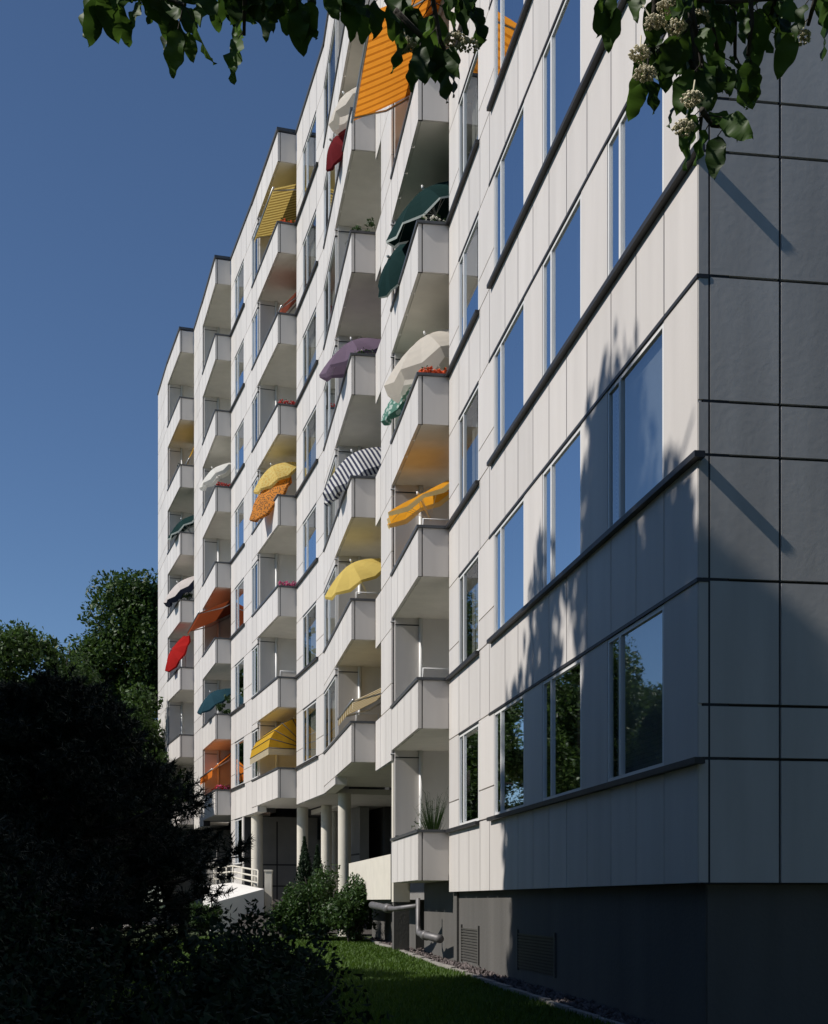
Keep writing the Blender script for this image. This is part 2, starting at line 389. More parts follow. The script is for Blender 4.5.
# roof edge
m = MB()
for sg in (W1, B1, W3, B2, W4, B3, W5, B4, W6, B5, W7):
    m.sbox(sg, -.03, sg.len-.001, -.32, .04, LZ(8), LZ(8)+.09)
    if hasattr(sg, 'step'): m.sbox(sg, -.028, .12, -sg.step-.01, -.322, LZ(8)+.002, LZ(8)+.092)
m.sbox(G, 0, gl-.1, -.3, .03, LZ(8)+.001, LZ(8)+.091)
part(m, 'roof_coping', M['coping'])

# ---------------------------------------------------------------- ground
def gz(y): return .0145*min(max(y, 0), 62)
ys = [-60, -20, 0, 6, 12, 18, 24, 30, 36, 42, 48, 54, 62, 90, 200, 1200]
xs = [-1200, -120, -40, -20, -10, -5, -2, 0, 2, 5, 10, 20, 40, 120, 1200]
m = MB(); m.add([(x, y, gz(y)) for y in ys for x in xs], [(j*len(xs)+i, j*len(xs)+i+1, (j+1)*len(xs)+i+1, (j+1)*len(xs)+i) for j in range(len(ys)-1) for i in range(len(xs)-1)])
M['soil'] = mat('lawn_ground', (.040, .060, .014), .95, .25, 1.2, .4, 30)
tag(m.build('lawn', M['soil']), kind='structure')
# paved path up to the entrance
M['paving'] = mat('paving', (.055, .048, .042), .9, .12, 2, .15, 30)
def on_ground(pts, dz): return [(x, y, gz(y)+dz) for x, y in pts]
m = MB(); q = [at(222, 937, 100), at(296, 937, 100), at(294, 899.5, 85), at(261, 899.5, 87)]; lo = [Vector((v.x, v.y, gz(v.y)-.2)) for v in q]
m.hexa(lo+q); tag(m.build('path', M['paving']), kind='structure')
m = MB(); q = on_ground([(-9.5, 47.02), (-6.5, 40.5), (-1.1, 36.6), (4, 34), (4, 52)], .024); m.add(q, [(0, 1, 2, 3, 4)])
tag(m.build('pavement', M['paving']), kind='structure')
M['bounce'] = mat('bounce_concrete', (.34, .32, .29), .9, .1, 1, .1, 20)  # hidden pale ground, added to bounce sunlight up to the far balcony soffits
m = MB(); fy = [26, 34, 42, 50, 60]; fv = [(x, y, gz(y)+.016) for y in fy for x in (-16, -9.2)]
m.add(fv, [(2*i, 2*i+1, 2*i+3, 2*i+2) for i in range(4)]); tag(m.build('bounce_slab', M['bounce']), kind='structure')
# concrete edging and gravel strip along the plinth
EDGE = Seg(W1.p(-3, .34), W1.p(W1.len+10.2, .34))
m = MB(); L_ = EDGE.len; k = 0; s = 0.
while s < L_:
    e = min(L_, s+.99); a = EDGE.p(s, 0); y = a[1]; g = gz(y); dz = random.uniform(-.006, .008)
    m.sbox(EDGE, s, e, -.04, .04, g-.15, g+.075+dz); s += 1.0
tag(m.build('lawn_edging', M['kerb']), 'grey concrete edging strip between the lawn and the gravel at the foot of the block', 'edging')
m = MB()
for i in range(4200):
    s = random.uniform(2.5, L_); d = -random.uniform(.05, .95 if s > 15.3 else .48); x, y = EDGE.p(s, d); r = random.uniform(.018, .05)
    z = gz(y)+random.uniform(.0, .05); vs_ = []
    for v in ((1,0,0),(-1,0,0),(0,1,0),(0,-1,0),(0,0,1),(0,0,-1),):
        j = Vector(v)*r*random.uniform(.7, 1.3)+Vector((random.uniform(-.4,.4), random.uniform(-.4,.4), random.uniform(-.3,.3)))*r
        vs_.append((x+j.x, y+j.y, z+j.z*.8))
    m.add(vs_, [(0,2,4),(2,1,4),(1,3,4),(3,0,4),(2,0,5),(1,2,5),(3,1,5),(0,3,5)])
tag(m.build('gravel', M['stone']), kind='stuff')
# grass blades where the lawn is in view
n = 170000; gx = rng.uniform(-6.5, 2.2, n); gy = 12.5+22*rng.random(n)**1.35
lim = EDGE.a.x+(gy-EDGE.a.y)*EDGE.t.x/EDGE.t.y; ok = gx < lim-.06; gx, gy = gx[ok], gy[ok]; n = len(gx)
th = rng.uniform(0, 6.28, n); h = rng.uniform(.035, .085, n)*(1+.4*np.sin(gx*2.1)*np.sin(gy*1.3)); wd = .007+gy*.00045
V = np.empty((n, 3, 3)); zz = .0145*gy
V[:, 0] = np.stack([gx-wd*np.cos(th), gy-wd*np.sin(th), zz], 1); V[:, 1] = np.stack([gx+wd*np.cos(th), gy+wd*np.sin(th), zz], 1)
V[:, 2] = np.stack([gx+h*.6*np.sin(th), gy-h*.6*np.cos(th), zz+h], 1)
tag(np_mesh('grass', V.reshape(-1, 3), 3, np.arange(n*3), M['grassblade']), kind='stuff')

# ---------------------------------------------------------------- open ground floor: columns, low wall, back walls
def gcol(sg, px, d, r):
    o = Seg(sg.p(0, d), sg.p(sg.len, d)); x, y = o.p(o.s_px(px), 0); m = MB(); z1 = LZ(1)-SP+.006
    m.tube([(x, y, gz(y)-.1), (x, y, z1)], r, 20, caps=False); m.tube([(x, y, gz(y)-.1), (x, y, gz(y)+.06)], r+.03, 20)
    part(m, 'column', M['cream'])
for a in ((B3, 257, -.30, .20), (W4, 302.5, -.40, .18), (B2, 326.5, -.5, .17), (B2, 333, -1.0, .17), (B2, 344.5, -.55, .18)): gcol(*a)
m = MB(); m.sbox(W3, .02, .26, -.40, -.045, EYE-.02, LZ(1)-SP+.006); part(m, 'pier', M['cream'])
m = MB(); m.sbox(W3, .03, .25, -.39, -.055, -.2, EYE-.021); part(m, 'pier_foot', M['concrete'])
m = MB(); 
m.sbox(W4, -.4, W4.len, -3.3, -3.0, -.2, LZ(1)-SP); m.sbox(B3, 0, B3.len+.5, -2.9, -2.6, -.2, LZ(1)-SP-.01)
m.sbox(B3, B3.len+1.3, B3.len+1.42, -2.58, -.33, -.2, LZ(1)-SP-.004)
for z in (2.05, 2.95): m.sbox(B3, .05, B3.len-.05, -2.605, -2.588, z, z+.05, 1)
m.sbox(B3, B3.len*.55, B3.len*.55+.05, -2.605, -2.587, .7, 4.2, 1)
for z in (2.0, 2.75): m.sbox(B3, B3.len+1.295, B3.len+1.31, -2.57, -.34, z, z+.05, 1)
m.sbox(B3, B3.len+1.295, B3.len+1.311, -1.15, -1.10, .6, 4.3, 1)
M['greywall'] = mat('grey_entrance_cladding', (.22, .215, .205), .7, .08, 2)
part(m, 'ground_floor_wall', [M['greywall'], M['joint']])
# soffit over the open ground floor
m = MB()
for i, sg in enumerate((W3, B2, W4, B3)): m.sbox(sg, 0, sg.len, -3.5, -.32 if sg in (W3, W4) else -2.06, LZ(1)-SP+.008-.0, LZ(1)-SP+.15+.004*i)
part(m, 'ground_floor_soffit', M['soffit'])
m = MB()
for i, sg in enumerate((B4, W6, B5, W7)): m.sbox(sg, -.2, sg.len, -2.2, -1.5, 0, LZ(1)-SP+.001*i)
m2 = MB(); m2.sbox(W5, W5.s_px(243.5), W5.len, -.32, -.02, 0, LZ(0)-SP-.012)
part(m2, 'ground_floor_wall', M['panel']); part(m, 'ground_floor_wall', M['greywall'])
tw = Seg(W3.p(.43, -.05), W3.p(W3.s_px(347), -.05))
m = MB(); m.sbox(tw, 0, tw.len, -.16, 0, EYE+.012*H, EYE+.36*H)
part(m, 'terrace_wall', M['cream'])
m = MB(); m.sbox(tw, .3, tw.len-.2, -.9, -.6, .2, EYE+.01*H); part(m, 'terrace_base', M['concrete'])
m = MB(); m.sbox(tw, -.3, tw.len, -3.2, -.17, EYE-.05, EYE+.012*H-.004); part(m, 'terrace_floor', M['concrete'])

# ---------------------------------------------------------------- trees and shrubs
def limb(mb, a, b, r0, r1, wob=.12, n=6, rg=random):
    a, b = Vector(a), Vector(b); L = (b-a).length; pts = []; rs = []
    for i in range(n+1):
        t = i/n; o = Vector((rg.uniform(-1, 1), rg.uniform(-1, 1), rg.uniform(-.5, .5)))*wob*L*.12*(1 if 0 < i < n else 0)
        pts.append(a.lerp(b, t)+o); rs.append(r0+(r1-r0)*t)
    mb.tube(pts, rs, 8)
def tree(name, x, y, h, rad, crown_z, label, n, leaf, lm, nclump=70, clump=.9, trunk_r=.22, seed=1, group=None, shell=.45, lobes=None):
    g = np.random.default_rng(seed); rg = random.Random(seed); z0 = gz(y)
    root = tag(empty(name, (x, y, z0)), label, 'tree', group)
    cz = (crown_z+h)/2; rz = (h-crown_z)/2
    parts = lobes or [((0, 0, cz), (rad, rad, rz), 1.)]
    allp, allo = [], []
    for c, r, fr in parts:
        p, o = clump_points(g, int(n*fr), c, np.array(r)-clump*.5, max(6, int(nclump*fr)), clump, shell); allp.append(p); allo.append(o)
    P = np.concatenate(allp); O = np.concatenate(allo)
    V, I = leaf_arrays(P, leaf, g, O); np_mesh('crown', V, 3, I, lm, root)
    m = MB(); top = cz+rz*.55
    m.tube([(0, 0, -.2), (.05*rad, .02, crown_z*.6), (-.04*rad, 0, cz), (.02, 0, top)], [trunk_r*1.25, trunk_r, trunk_r*.6, trunk_r*.15], 10)
    m.build('trunk', M['bark'], root)
    m = MB()
    for c, r, fr in parts:
        for k in range(max(4, int(11*fr))):
            a = rg.uniform(0, 6.28); e = rg.uniform(-.3, .8); zs = min(top*.95, crown_z*.7+rg.random()*(top-crown_z*.7))
            limb(m, (0, 0, zs), (c[0]+math.cos(a)*r[0]*.75, c[1]+math.sin(a)*r[1]*.75, c[2]+e*r[2]*.8), trunk_r*.35, .02, rg=rg)
    m.build('limbs', M['bark'], root)
    return root
# two trees seen left of the block
tree('broadleaf_tree', -14.3, 67, 17.8, 4.2, 3, 'tall dark green broadleaf tree rising right behind the far end of the block', 90000, .24, M['leafA'], 150, .95, seed=3,
     lobes=[((-.3, 0, 12.8), (3.0, 2.9, 5.0), .40), ((2.8, 1, 12.0), (2.6, 2.8, 5.0), .3), ((-2.2, -.5, 10.0), (2.6, 2.8, 4.6), .25), ((0, -.5, 6), (4.2, 3.2, 4.2), .25)])
tree('broadleaf_tree', -14.6, 49, 11.2, 3.4, 2, 'lower broadleaf tree with a ragged rounded crown, at the left behind the black pine', 80000, .20, M['leafA'], 130, .8, seed=5,
     lobes=[((.3, 0, 8.2), (2.3, 2.6, 3.2), .35), ((-2.7, .3, 7.6), (2.4, 2.3, 3.3), .25), ((2.0, -.3, 6.2), (2.0, 2.4, 3.2), .25), ((0, -.4, 4.2), (3.6, 2.6, 2.8), .25)])
off = [(-19.5, 46, 12.5, 3.6, 11), (-25, 50, 12, 4, 12), (-31, 47, 14, 4.5, 13), (-20.5, 60, 15, 4.2, 14), (-27, 36, 13, 4, 15), (-12.6, 58, 10.5, 3, 16), (-17.5, 55, 9, 3, 17)]
for x, y, h, r, sd in off:
    tree('broadleaf_tree', x, y, h, r, .4, 'broadleaf tree of the row left of the lawn that the lowest windows mirror', 34000, .21, M['leafA'], 70, 1.0, shell=.35, seed=sd, group='row of trees mirrored in the windows')
# trees that stand left of the lawn and shade the near end of the block
sh = [(-11.2, 10.6, 21.2, 2.7, 5, 21), (-11.5, 14.5, 18.0, 2.5, 3, 22), (-11.3, 7.2, 16.8, 3.4, 4, 23), (-11.0, 9.3, 16.9, 2.4, 9, 31), (-12.5, 17.4, 11.5, 2.4, 1.5, 24), (-12.5, -1, 12.6, 4.5, 2, 25), (-16, 9, 15, 4, 2, 26), (-9.5, 11.5, 9.5, 3, 1, 27), (-9.2, 4.5, 10, 3.2, 1, 28), (-10, 16.6, 8.2, 2.4, .8, 29), (-11.5, 3.2, 15, 3.2, 2, 30)]
for x, y, h, r, cz, sd in sh:
    tree('shade_tree', x, y, h, r, cz, 'leafy tree left of the lawn whose shadow climbs the white facade', 32000, .38, M['leafB'], 100, .95, seed=sd, shell=.3, group='trees shading the near end of the block')

bk = [(4, -9, 13, 4.5, 41), (11, -8, 14, 5, 42), (-5, -11, 14, 5, 43), (18, -3, 13, 5, 44), (9, -15, 17, 5, 45), (17, 4, 10, 3.5, 46), (-2, -17, 16, 5, 47)]  # unseen trees added to block sky and ground light from the gable
for x, y, h, r, sd in bk:
    tree('broadleaf_tree', x, y, h, r, 1.5, 'broadleaf tree added unseen behind the viewpoint to darken the grey gable', 9000, .5, M['leafB'], 60, 1.1, seed=sd, shell=.3, group='unseen trees added to darken the gable')

def pine(x, y, h, rad, label, seed, ntuft=1500):
    g = np.random.default_rng(seed); rg = random.Random(seed); z0 = gz(y)
    root = tag(empty('pine_tree', (x, y, z0)), label, 'pine tree'); m = MB(); tp = []; td = []
    tr = MB(); tr.tube([(0, 0, -.1), (.1, 0, h*.4), (-.05, .05, h*.97)], [.13, .09, .02], 8); tr.build('trunk', M['bark'], root)
    nb = 92
    for k in range(nb):
        f = (k+.5)/nb; z = .25+f*(h-.5); ln = rad*(min(1, .60+f*1.05) if f < .38 else 1-(f-.38)/.62*.82)*rg.uniform(.78, 1.0); a = k*2.4+rg.uniform(-.3, .3)
        e = Vector((math.cos(a)*ln, math.sin(a)*ln, z+ln*rg.uniform(.10, .34)))
        limb(m, (0, 0, z), e, .035, .008, .5, 5, rg)
        ns = 9; base = Vector((0, 0, z)); ax = (e-base).normalized(); sites = []
        for j in range(ns):
            t = 1.0 if j == 0 else rg.uniform(.25, 1.0)**.7; sp = .30*ln*(1.05-t)+.05
            sites.append(base.lerp(e, t)+Vector((rg.gauss(0, sp), rg.gauss(0, sp), rg.gauss(.04, sp*.5))))
        for st in sites[1:]: m.tube([base.lerp(e, .6*min(1, (st-base).length/ln)), st], .006, 4)
        for j in range(ntuft//nb):
            o = Vector((rg.gauss(0, 1), rg.gauss(0, 1), rg.gauss(0, .7)))*.085
            tp.append(sites[j % ns]+o); td.append((ax*.35+o.normalized()*.8+Vector((0, 0, .45))).normalized())
    m.build('limbs', M['bark'], root)
    TP = np.array([tuple(v) for v in tp]); TD = np.array([tuple(v) for v in td]); nn = 40
    C = np.repeat(TP, nn, 0); D = np.repeat(TD, nn, 0); q = g.random(len(C))[:, None]
    C = C+D*(q-.5)*.12; dr = unit(D*.7+g.normal(size=C.shape)*.75); ln = .085*(.7+.6*g.random(len(C)))[:, None]
    sd = unit(np.cross(dr, g.normal(size=C.shape)))*.0065
    V = np.empty((len(C), 3, 3)); V[:, 0] = C-sd; V[:, 1] = C+sd; V[:, 2] = C+dr*ln
    np_mesh('needles', V.reshape(-1, 3), 3, np.arange(len(C)*3), M['needle'], root)
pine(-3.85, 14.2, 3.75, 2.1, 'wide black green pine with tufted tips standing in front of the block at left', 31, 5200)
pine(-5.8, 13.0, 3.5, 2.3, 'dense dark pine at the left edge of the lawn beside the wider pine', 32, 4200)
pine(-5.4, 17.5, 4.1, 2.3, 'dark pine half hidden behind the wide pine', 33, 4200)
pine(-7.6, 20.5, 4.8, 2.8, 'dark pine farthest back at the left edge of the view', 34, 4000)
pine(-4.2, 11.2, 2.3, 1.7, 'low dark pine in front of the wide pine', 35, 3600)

def shrub(name, x, y, h, rad, label, cat, n, leaf, lm, seed, nclump=60, clump=.28, ry=None, sprouts=0, group=None):
    g = np.random.default_rng(seed); rg = random.Random(seed); z0 = gz(y)
    root = tag(empty(name, (x, y, z0)), label, cat, group)
    P, O = clump_points(g, n, (0, 0, h*.46), np.maximum(np.array([rad, ry or rad, h*.54])-clump*.6, .1), nclump, clump, .35); P[:, 2] = np.maximum(P[:, 2], .02)
    if sprouts:
        ex = []
        for k in range(sprouts):
            a = rg.uniform(0, 6.28); q = rg.random()**.5; b = Vector((math.cos(a)*rad*q*.9, math.sin(a)*(ry or rad)*q*.9, h*(.55+.4*math.sqrt(max(0, 1-q*q)))))
            for j in range(9): ex.append(tuple(b+Vector((rg.uniform(-.03, .03), rg.uniform(-.03, .03), j*.022))))
        P = np.concatenate([P, np.array(ex)]); O = np.concatenate([O, np.zeros((len(ex), 3))])
    V, I = leaf_arrays(P, leaf, g, O, aspect=.5); np_mesh('foliage', V, 3, I, lm, root)
    m = MB()
    for k in range(9):
        a = rg.uniform(0, 6.28); q = rg.uniform(.3, .9); limb(m, (rg.uniform(-.1, .1), rg.uniform(-.1, .1), -.05), (math.cos(a)*rad*q, math.sin(a)*(ry or rad)*q, h*rg.uniform(.5, .85)), .025, .006, rg=rg)
    m.build('stems', M['bark'], root); return root
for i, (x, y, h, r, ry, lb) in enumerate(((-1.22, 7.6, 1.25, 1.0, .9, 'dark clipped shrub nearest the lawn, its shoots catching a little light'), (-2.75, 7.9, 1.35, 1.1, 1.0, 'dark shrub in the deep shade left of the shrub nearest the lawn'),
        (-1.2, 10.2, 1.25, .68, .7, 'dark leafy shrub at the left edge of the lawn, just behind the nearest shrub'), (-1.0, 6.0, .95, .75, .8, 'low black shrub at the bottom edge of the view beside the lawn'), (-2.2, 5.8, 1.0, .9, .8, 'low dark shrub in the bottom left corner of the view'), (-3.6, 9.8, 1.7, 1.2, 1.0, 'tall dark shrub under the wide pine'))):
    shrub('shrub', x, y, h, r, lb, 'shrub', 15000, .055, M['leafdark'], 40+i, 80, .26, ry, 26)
for i, (y, r) in enumerate(((-3, 2.2), (0.5, 2.2), (4, 2.2), (7.5, 2.2), (11, 2.1))):  # out-of-view shrub row, added to cut low sky light on the plinth
    shrub('sky_block_shrub', -7.4+.12*i, y, 3.3, 1.3, 'tall shrub of the unseen row added left of the lawn to block low sky light', 'shrub', 7000, .16, M['leafdark'], 80+i, 70, .5, r, group='row of tall shrubs added to block low sky light')
shrub('leafy_bush', -2.45, 33.2, 1.95, 1.0, 'green leafy bush on the lawn in front of the open ground floor, larger of two', 'bush', 9000, .10, M['leafbush'], 51, 60, .3)
shrub('leafy_bush', -1.55, 32.0, 1.75, .80, 'green leafy bush beside the gravel strip, right of the larger bush', 'bush', 7500, .10, M['leafbush'], 52, 50, .28)
shrub('leafy_bush', -5.9, 36.4, 1.05, .8, 'low dark bush at the foot of the entrance ramp', 'bush', 5000, .09, M['leafbush'], 54, 30, .25)
shrub('leafy_bush', -3.3, 33.5, 1.15, .6, 'low dark bush at the path edge left of the two green bushes', 'bush', 4500, .10, M['leafbush'], 53, 30, .25)
def thuja(x, y, h, r, label, seed):
    g = np.random.default_rng(seed); root = tag(empty('thuja_tree', (x, y, gz(y))), label, 'conifer'); n = 6000
    t = g.random(n)**1.3; a = g.uniform(0, 6.28, n); rr = r*np.sin(np.clip((1-t)*1.9, 0, 1.57))*(.55+.45*g.random(n))*(1+.18*np.sin(a*5+t*9))
    P = np.stack([rr*np.cos(a), rr*np.sin(a), .1+t*(h-.1)], 1); O = np.stack([np.cos(a), np.sin(a), np.full(n, .8)], 1)
    V, I = leaf_arrays(P, .10, g, O, -1.5, .4); np_mesh('foliage', V, 3, I, M['thuja'], root)
    m = MB(); m.tube([(0, 0, -.05), (0, 0, h*.9)], [.04, .01], 8); m.build('trunk', M['bark'], root)
thuja(-3.05, 36.2, 2.75, .32, 'narrow upright dark conifer before the columns, taller of two', 61)
thuja(-2.68, 36.0, 2.5, .28, 'narrow upright dark conifer before the columns, shorter of two', 62)

# ---------------------------------------------------------------- awnings (fixed to the block)
def awning(sg, s0, s1, d0, z0, d1, z1, mats, nstripe=1, label=None, valance=.0, bar=M['steel'], sag=.03, across=False):
    mb = MB(); n = 8; st = nstripe
    for j in range(st):
        a, b = s0+(s1-s0)*j/st, s0+(s1-s0)*(j+1)/st
        for i in range(n):
            t0, t1 = i/n, (i+1)/n
            q = []
            for s_, t in ((a, t0), (b, t0), (b, t1), (a, t1)):
                q.append(sg.at(s_, d0+(d1-d0)*t, z0+(z1-z0)*t-sag*math.sin(math.pi*t)))
            mb.add(q, [(0, 1, 2, 3)], j % len(mats), True)
        if valance:
            q = [sg.at(a, d1, z1), sg.at(b, d1, z1), sg.at(b, d1+.01, z1-valance), sg.at((a+b)/2, d1+.012, z1-valance*1.25), sg.at(a, d1+.01, z1-valance)]
            mb.add(q, [(0, 1, 2, 3, 4)], j % len(mats))
    o = part(mb, 'awning', mats)
    if label: o['label'] = label
    r = MB(); r.tube([sg.at(s0-.05, d1, z1+.01), sg.at(s1+.05, d1, z1+.01)], .032, 8); part(r, 'front_bar', bar, o)
    for s_ in (s0+.12, s1-.12):
        r = MB(); r.tube([sg.at(s_, d0, z0-.12), sg.at(s_, (d0+d1)/2, (z0+z1)/2-.18), sg.at(s_, d1, z1)], .022, 6); part(r, 'awning_arm', bar, o)
    r = MB(); r.tube([sg.at(s0-.05, d0-.04, z0+.02), sg.at(s1+.05, d0-.04, z0+.02)], .05, 8); part(r, 'roller', bar, o)
    return o
OR1, OR2 = cloth('orange_canvas', (.80, .30, .03)), cloth('brown_orange_canvas', (.52, .17, .015))
YE, YE2 = cloth('yellow_canvas', (.56, .42, .13)), cloth('ochre_canvas', (.26, .17, .04))
RUST, ORANGE = cloth('rust_canvas', (.26, .06, .02), .3), cloth('bright_orange_canvas', (.78, .22, .03))
BEIGE = cloth('beige_canvas', (.62, .54, .38)); BROWN = cloth('brown_red_canvas', (.28, .08, .05), .25)
ORG_ = cloth('amber_strip_canvas', (.74, .42, .05))
def szz(n): return LZ(n+1)-SPB
awning(B1, .10, B1.len-.15, -.55, szz(5)-.06, .85, szz(5)-.84, [OR1, OR1, OR2], 45, 'orange striped awning')
awning(B3, .15, B3.open-.1, -1.7, szz(7)-.05, .12, szz(7)-.80, [YE, YE2], 36, 'yellow and brown striped awning', .14)
awning(B3, .9, B3.open-1.1, -1.3, szz(6)-.05, -.30, szz(6)-1.25, [BROWN], 12, 'brown red awning half lowered', .12)
awning(B4, .05, B4.len-.1, -1.2, szz(3)-.08, .60, szz(3)-.98, [RUST], 12, 'rust red awning', .12)
awning(B4, .10, B4.len-.1, -1.1, szz(1)-.05, .10, szz(1)-1.12, [ORANGE], 10, 'bright orange awning', .24)
awning(B2, .15, B2.open-.3, -1.6, szz(1)-.55, -.05, szz(1)-1.38, [BEIGE, YE2], 14, 'beige awning with a fringe', .16)
awning(B5, .5, B5.len-.9, -1.0, szz(6)-.10, -.45, szz(6)-1.45, [ORG_], 8, 'narrow yellow awning')
# quarter-round folding canopy of yellow canvas
mb = MB(); sg = B3; s0, s1 = .35, B3.open+.15; dw, zc = -1.05, LZ(1)+.62; fr = []; nst = 5
for i in range(nst+1):
    a = R(82-82*i/nst); r = 1.28; fr.append((dw+r*math.cos(a), zc+1.02*math.sin(a)))
for (a, b) in zip(fr, fr[1:]):
    mb.add([sg.at(s0, *a), sg.at(s1, *a), sg.at(s1, *b), sg.at(s0, *b)], [(0, 1, 2, 3)], 0)
    for s_ in (s0, s1): mb.add([sg.at(s_, dw, zc), sg.at(s_, *a), sg.at(s_, *b)], [(0, 1, 2)], 0)
dv, zv = fr[-1]
mb.add([sg.at(s0, dv, zv), sg.at(s1, dv, zv), sg.at(s1, dv, zv-.2), sg.at(s0, dv, zv-.2)], [(0, 1, 2, 3)], 1)
mb.add([sg.at(s0, dv, zv), sg.at(s0, dw, zv), sg.at(s0, dw, zv-.2), sg.at(s0, dv, zv-.2)], [(0, 1, 2, 3)], 1)
YD = cloth('golden_canvas', (.66, .40, .04), .4, .10)
cano = part(mb, 'folding_canopy', [YD, BEIGE]); cano['label'] = 'yellow quarter round folding canopy with pale valance'
for i, a in enumerate(fr):
    r = MB(); r.tube([sg.at(s0-.012, dw, zc), sg.at(s0-.012, a[0], a[1]+.012), sg.at(s1, a[0], a[1]+.012)], .014, 6); part(r, 'hoop', M['ledge'], cano)

# ---------------------------------------------------------------- parasols
def pattern(name, kind, c1, c2, scale, transl=.4):
    m = bpy.data.materials.new(name); N, L, P = nodes_of(m); P.inputs['Roughness'].default_value = .85
    tc = N.new('ShaderNodeTexCoord'); cr = N.new('ShaderNodeValToRGB'); cr.color_ramp.interpolation = 'CONSTANT'
    if kind == 'stripe':
        t = N.new('ShaderNodeTexWave'); t.bands_direction = 'X'; t.inputs['Scale'].default_value = scale; L.new(tc.outputs['Object'], t.inputs[0]); L.new(t.outputs['Fac'], cr.inputs[0])
        cr.color_ramp.elements[0].color = (*c1, 1); cr.color_ramp.elements[1].color = (*c2, 1); cr.color_ramp.elements[1].position = .5
    else:
        t = N.new('ShaderNodeTexVoronoi'); t.inputs['Scale'].default_value = scale; L.new(tc.outputs['Object'], t.inputs[0])
        cr.color_ramp.elements[0].color = (*c1, 1); cr.color_ramp.elements[1].color = (*c2, 1); cr.color_ramp.elements[1].position = .42
        L.new(t.outputs['Distance'], cr.inputs[0])
    L.new(cr.outputs[0], P.inputs['Base Color']); add_transl(m, cr.outputs[0], transl); return m
def parasol(px, py, k, r, tilt, az, mt, label, rim=None, val=.10, n=8, sc_=1., floor=None, square=False, dome=.30, drop=1.0, ribs=True, group=None):
    """apex at a point; az: direction the canopy leans to, degrees from +X"""
    ap = at(px, py, k); root = tag(empty('parasol', ap), label, 'parasol', group)
    lean = Vector((math.cos(R(az)), math.sin(R(az)), 0)); axis = (lean*math.sin(R(tilt))+Vector((0, 0, 1))*math.cos(R(tilt))).normalized()
    q = Vector((0, 0, 1)).rotation_difference(axis)
    def arm(a): return r if not square else r*(1.25 if (round(a/(math.pi/4)) % 2) else .9)
    V, Fc = [(0, 0, 0)], []; nr, ns = 6, 4; tot = n*ns
    def P3(a, t):
        u = (a/(2*math.pi)*n) % 1; seg = min(u, 1-u)*2
        k0 = math.floor(a/(2*math.pi)*n+1e-9); a0, a1 = k0*2*math.pi/n, (k0+1)*2*math.pi/n
        e0, e1 = Vector((math.cos(a0), math.sin(a0)))*arm(a0), Vector((math.cos(a1), math.sin(a1)))*arm(a1)
        e = e0.lerp(e1, u)*t; hh = -dome*r*(t**1.7)-.075*r*seg*t*t
        return Vector((e.x, e.y, hh))
    for i in range(1, nr+1):
        for j in range(tot): V.append(tuple(P3(2*math.pi*j/tot, i/nr)))
    idx = lambda i, j: 1+(i-1)*tot+j % tot
    for j in range(tot): Fc.append((0, idx(1, j), idx(1, j+1)))
    for i in range(1, nr):
        for j in range(tot): Fc.append((idx(i, j), idx(i+1, j), idx(i+1, j+1), idx(i, j+1)))
    mb = MB(); mb.add(V, Fc, 0, True); c = mb.build('canopy', mt, root); c.data.shade_flat(); c.rotation_mode = 'QUATERNION'; c.rotation_quaternion = q
    if val:
        mb = MB(); top = [P3(2*math.pi*j/tot, 1) for j in range(tot)]
        bot = [v*1.01+Vector((0, 0, -val*(1+.35*math.sin(j % ns/ns*math.pi)))) for j, v in enumerate(top)]
        mb.add([tuple(v) for v in top+bot], [(j, (j+1) % tot, tot+(j+1) % tot, tot+j) for j in range(tot)], 0, False)
        v_ = mb.build('valance', rim or mt, root); v_.rotation_mode = 'QUATERNION'; v_.rotation_quaternion = q
    el = axis*-.72*drop; best = None
    for sg in (B1, B2, B3, B4, B5):
        v = Vector((ap.x+el.x, ap.y+el.y))-sg.a; a_, d_ = v.dot(sg.t), v.dot(sg.n); sc2 = abs(d_)+max(0, -a_, a_-sg.len)*3
        if best is None or sc2 < best[0]: best = (sc2, sg, a_, d_)
    _, sg, a_, d_ = best; bx, by = sg.p(min(max(a_, .35), sg.open-.35), min(d_, -.40)); el = Vector((bx-ap.x, by-ap.y, el.z))
    mb = MB(); zf = (floor if floor is not None else ap.z-2.0)-ap.z
    mb.tube([axis*.07, (0, 0, 0), el, (el.x, el.y, zf)], .018, 8); mb.build('pole', M['pole'], root)
    mb = MB(); mb.tube([axis*.03, axis*.055, axis*.10], [.028, .03, .012], 8); mb.build('finial', M['frame'], root)
    if ribs:
        for i in range(n):
            a = 2*math.pi*i/n; mb = MB(); pts = [P3(a, t)+Vector((0, 0, -.012)) for t in (.02, .35, .7, .99)]; mb.tube(pts, .006, 5)
            mid = P3(a, .5)+Vector((0, 0, -.012)); mb.tube([(0, 0, -.5*drop), tuple(mid)], .005, 5)
            o = mb.build('rib', M['pole'], root); o.rotation_mode = 'QUATERNION'; o.rotation_quaternion = q
    mb = MB(); mb.tube([(el.x, el.y, zf), (el.x, el.y, zf+.06)], .22, 16); mb.tube([(el.x, el.y, zf+.06), (el.x, el.y, zf+.3)], .035, 10); mb.build('stand', M['concrete'], root)
    return root
def fl(n): return LZ(n)-SPB+.127
GREEN = cloth('dark_green_canvas', (.006, .024, .023), .03); CREAM = cloth('cream_canvas', (.74, .69, .61), .45)
PURPLE = cloth('mauve_canvas', (.165, .120, .170), .3); YEL = cloth('pale_yellow_canvas', (.72, .55, .16), .4); ORG = cloth('amber_canvas', (.78, .36, .03), .5)
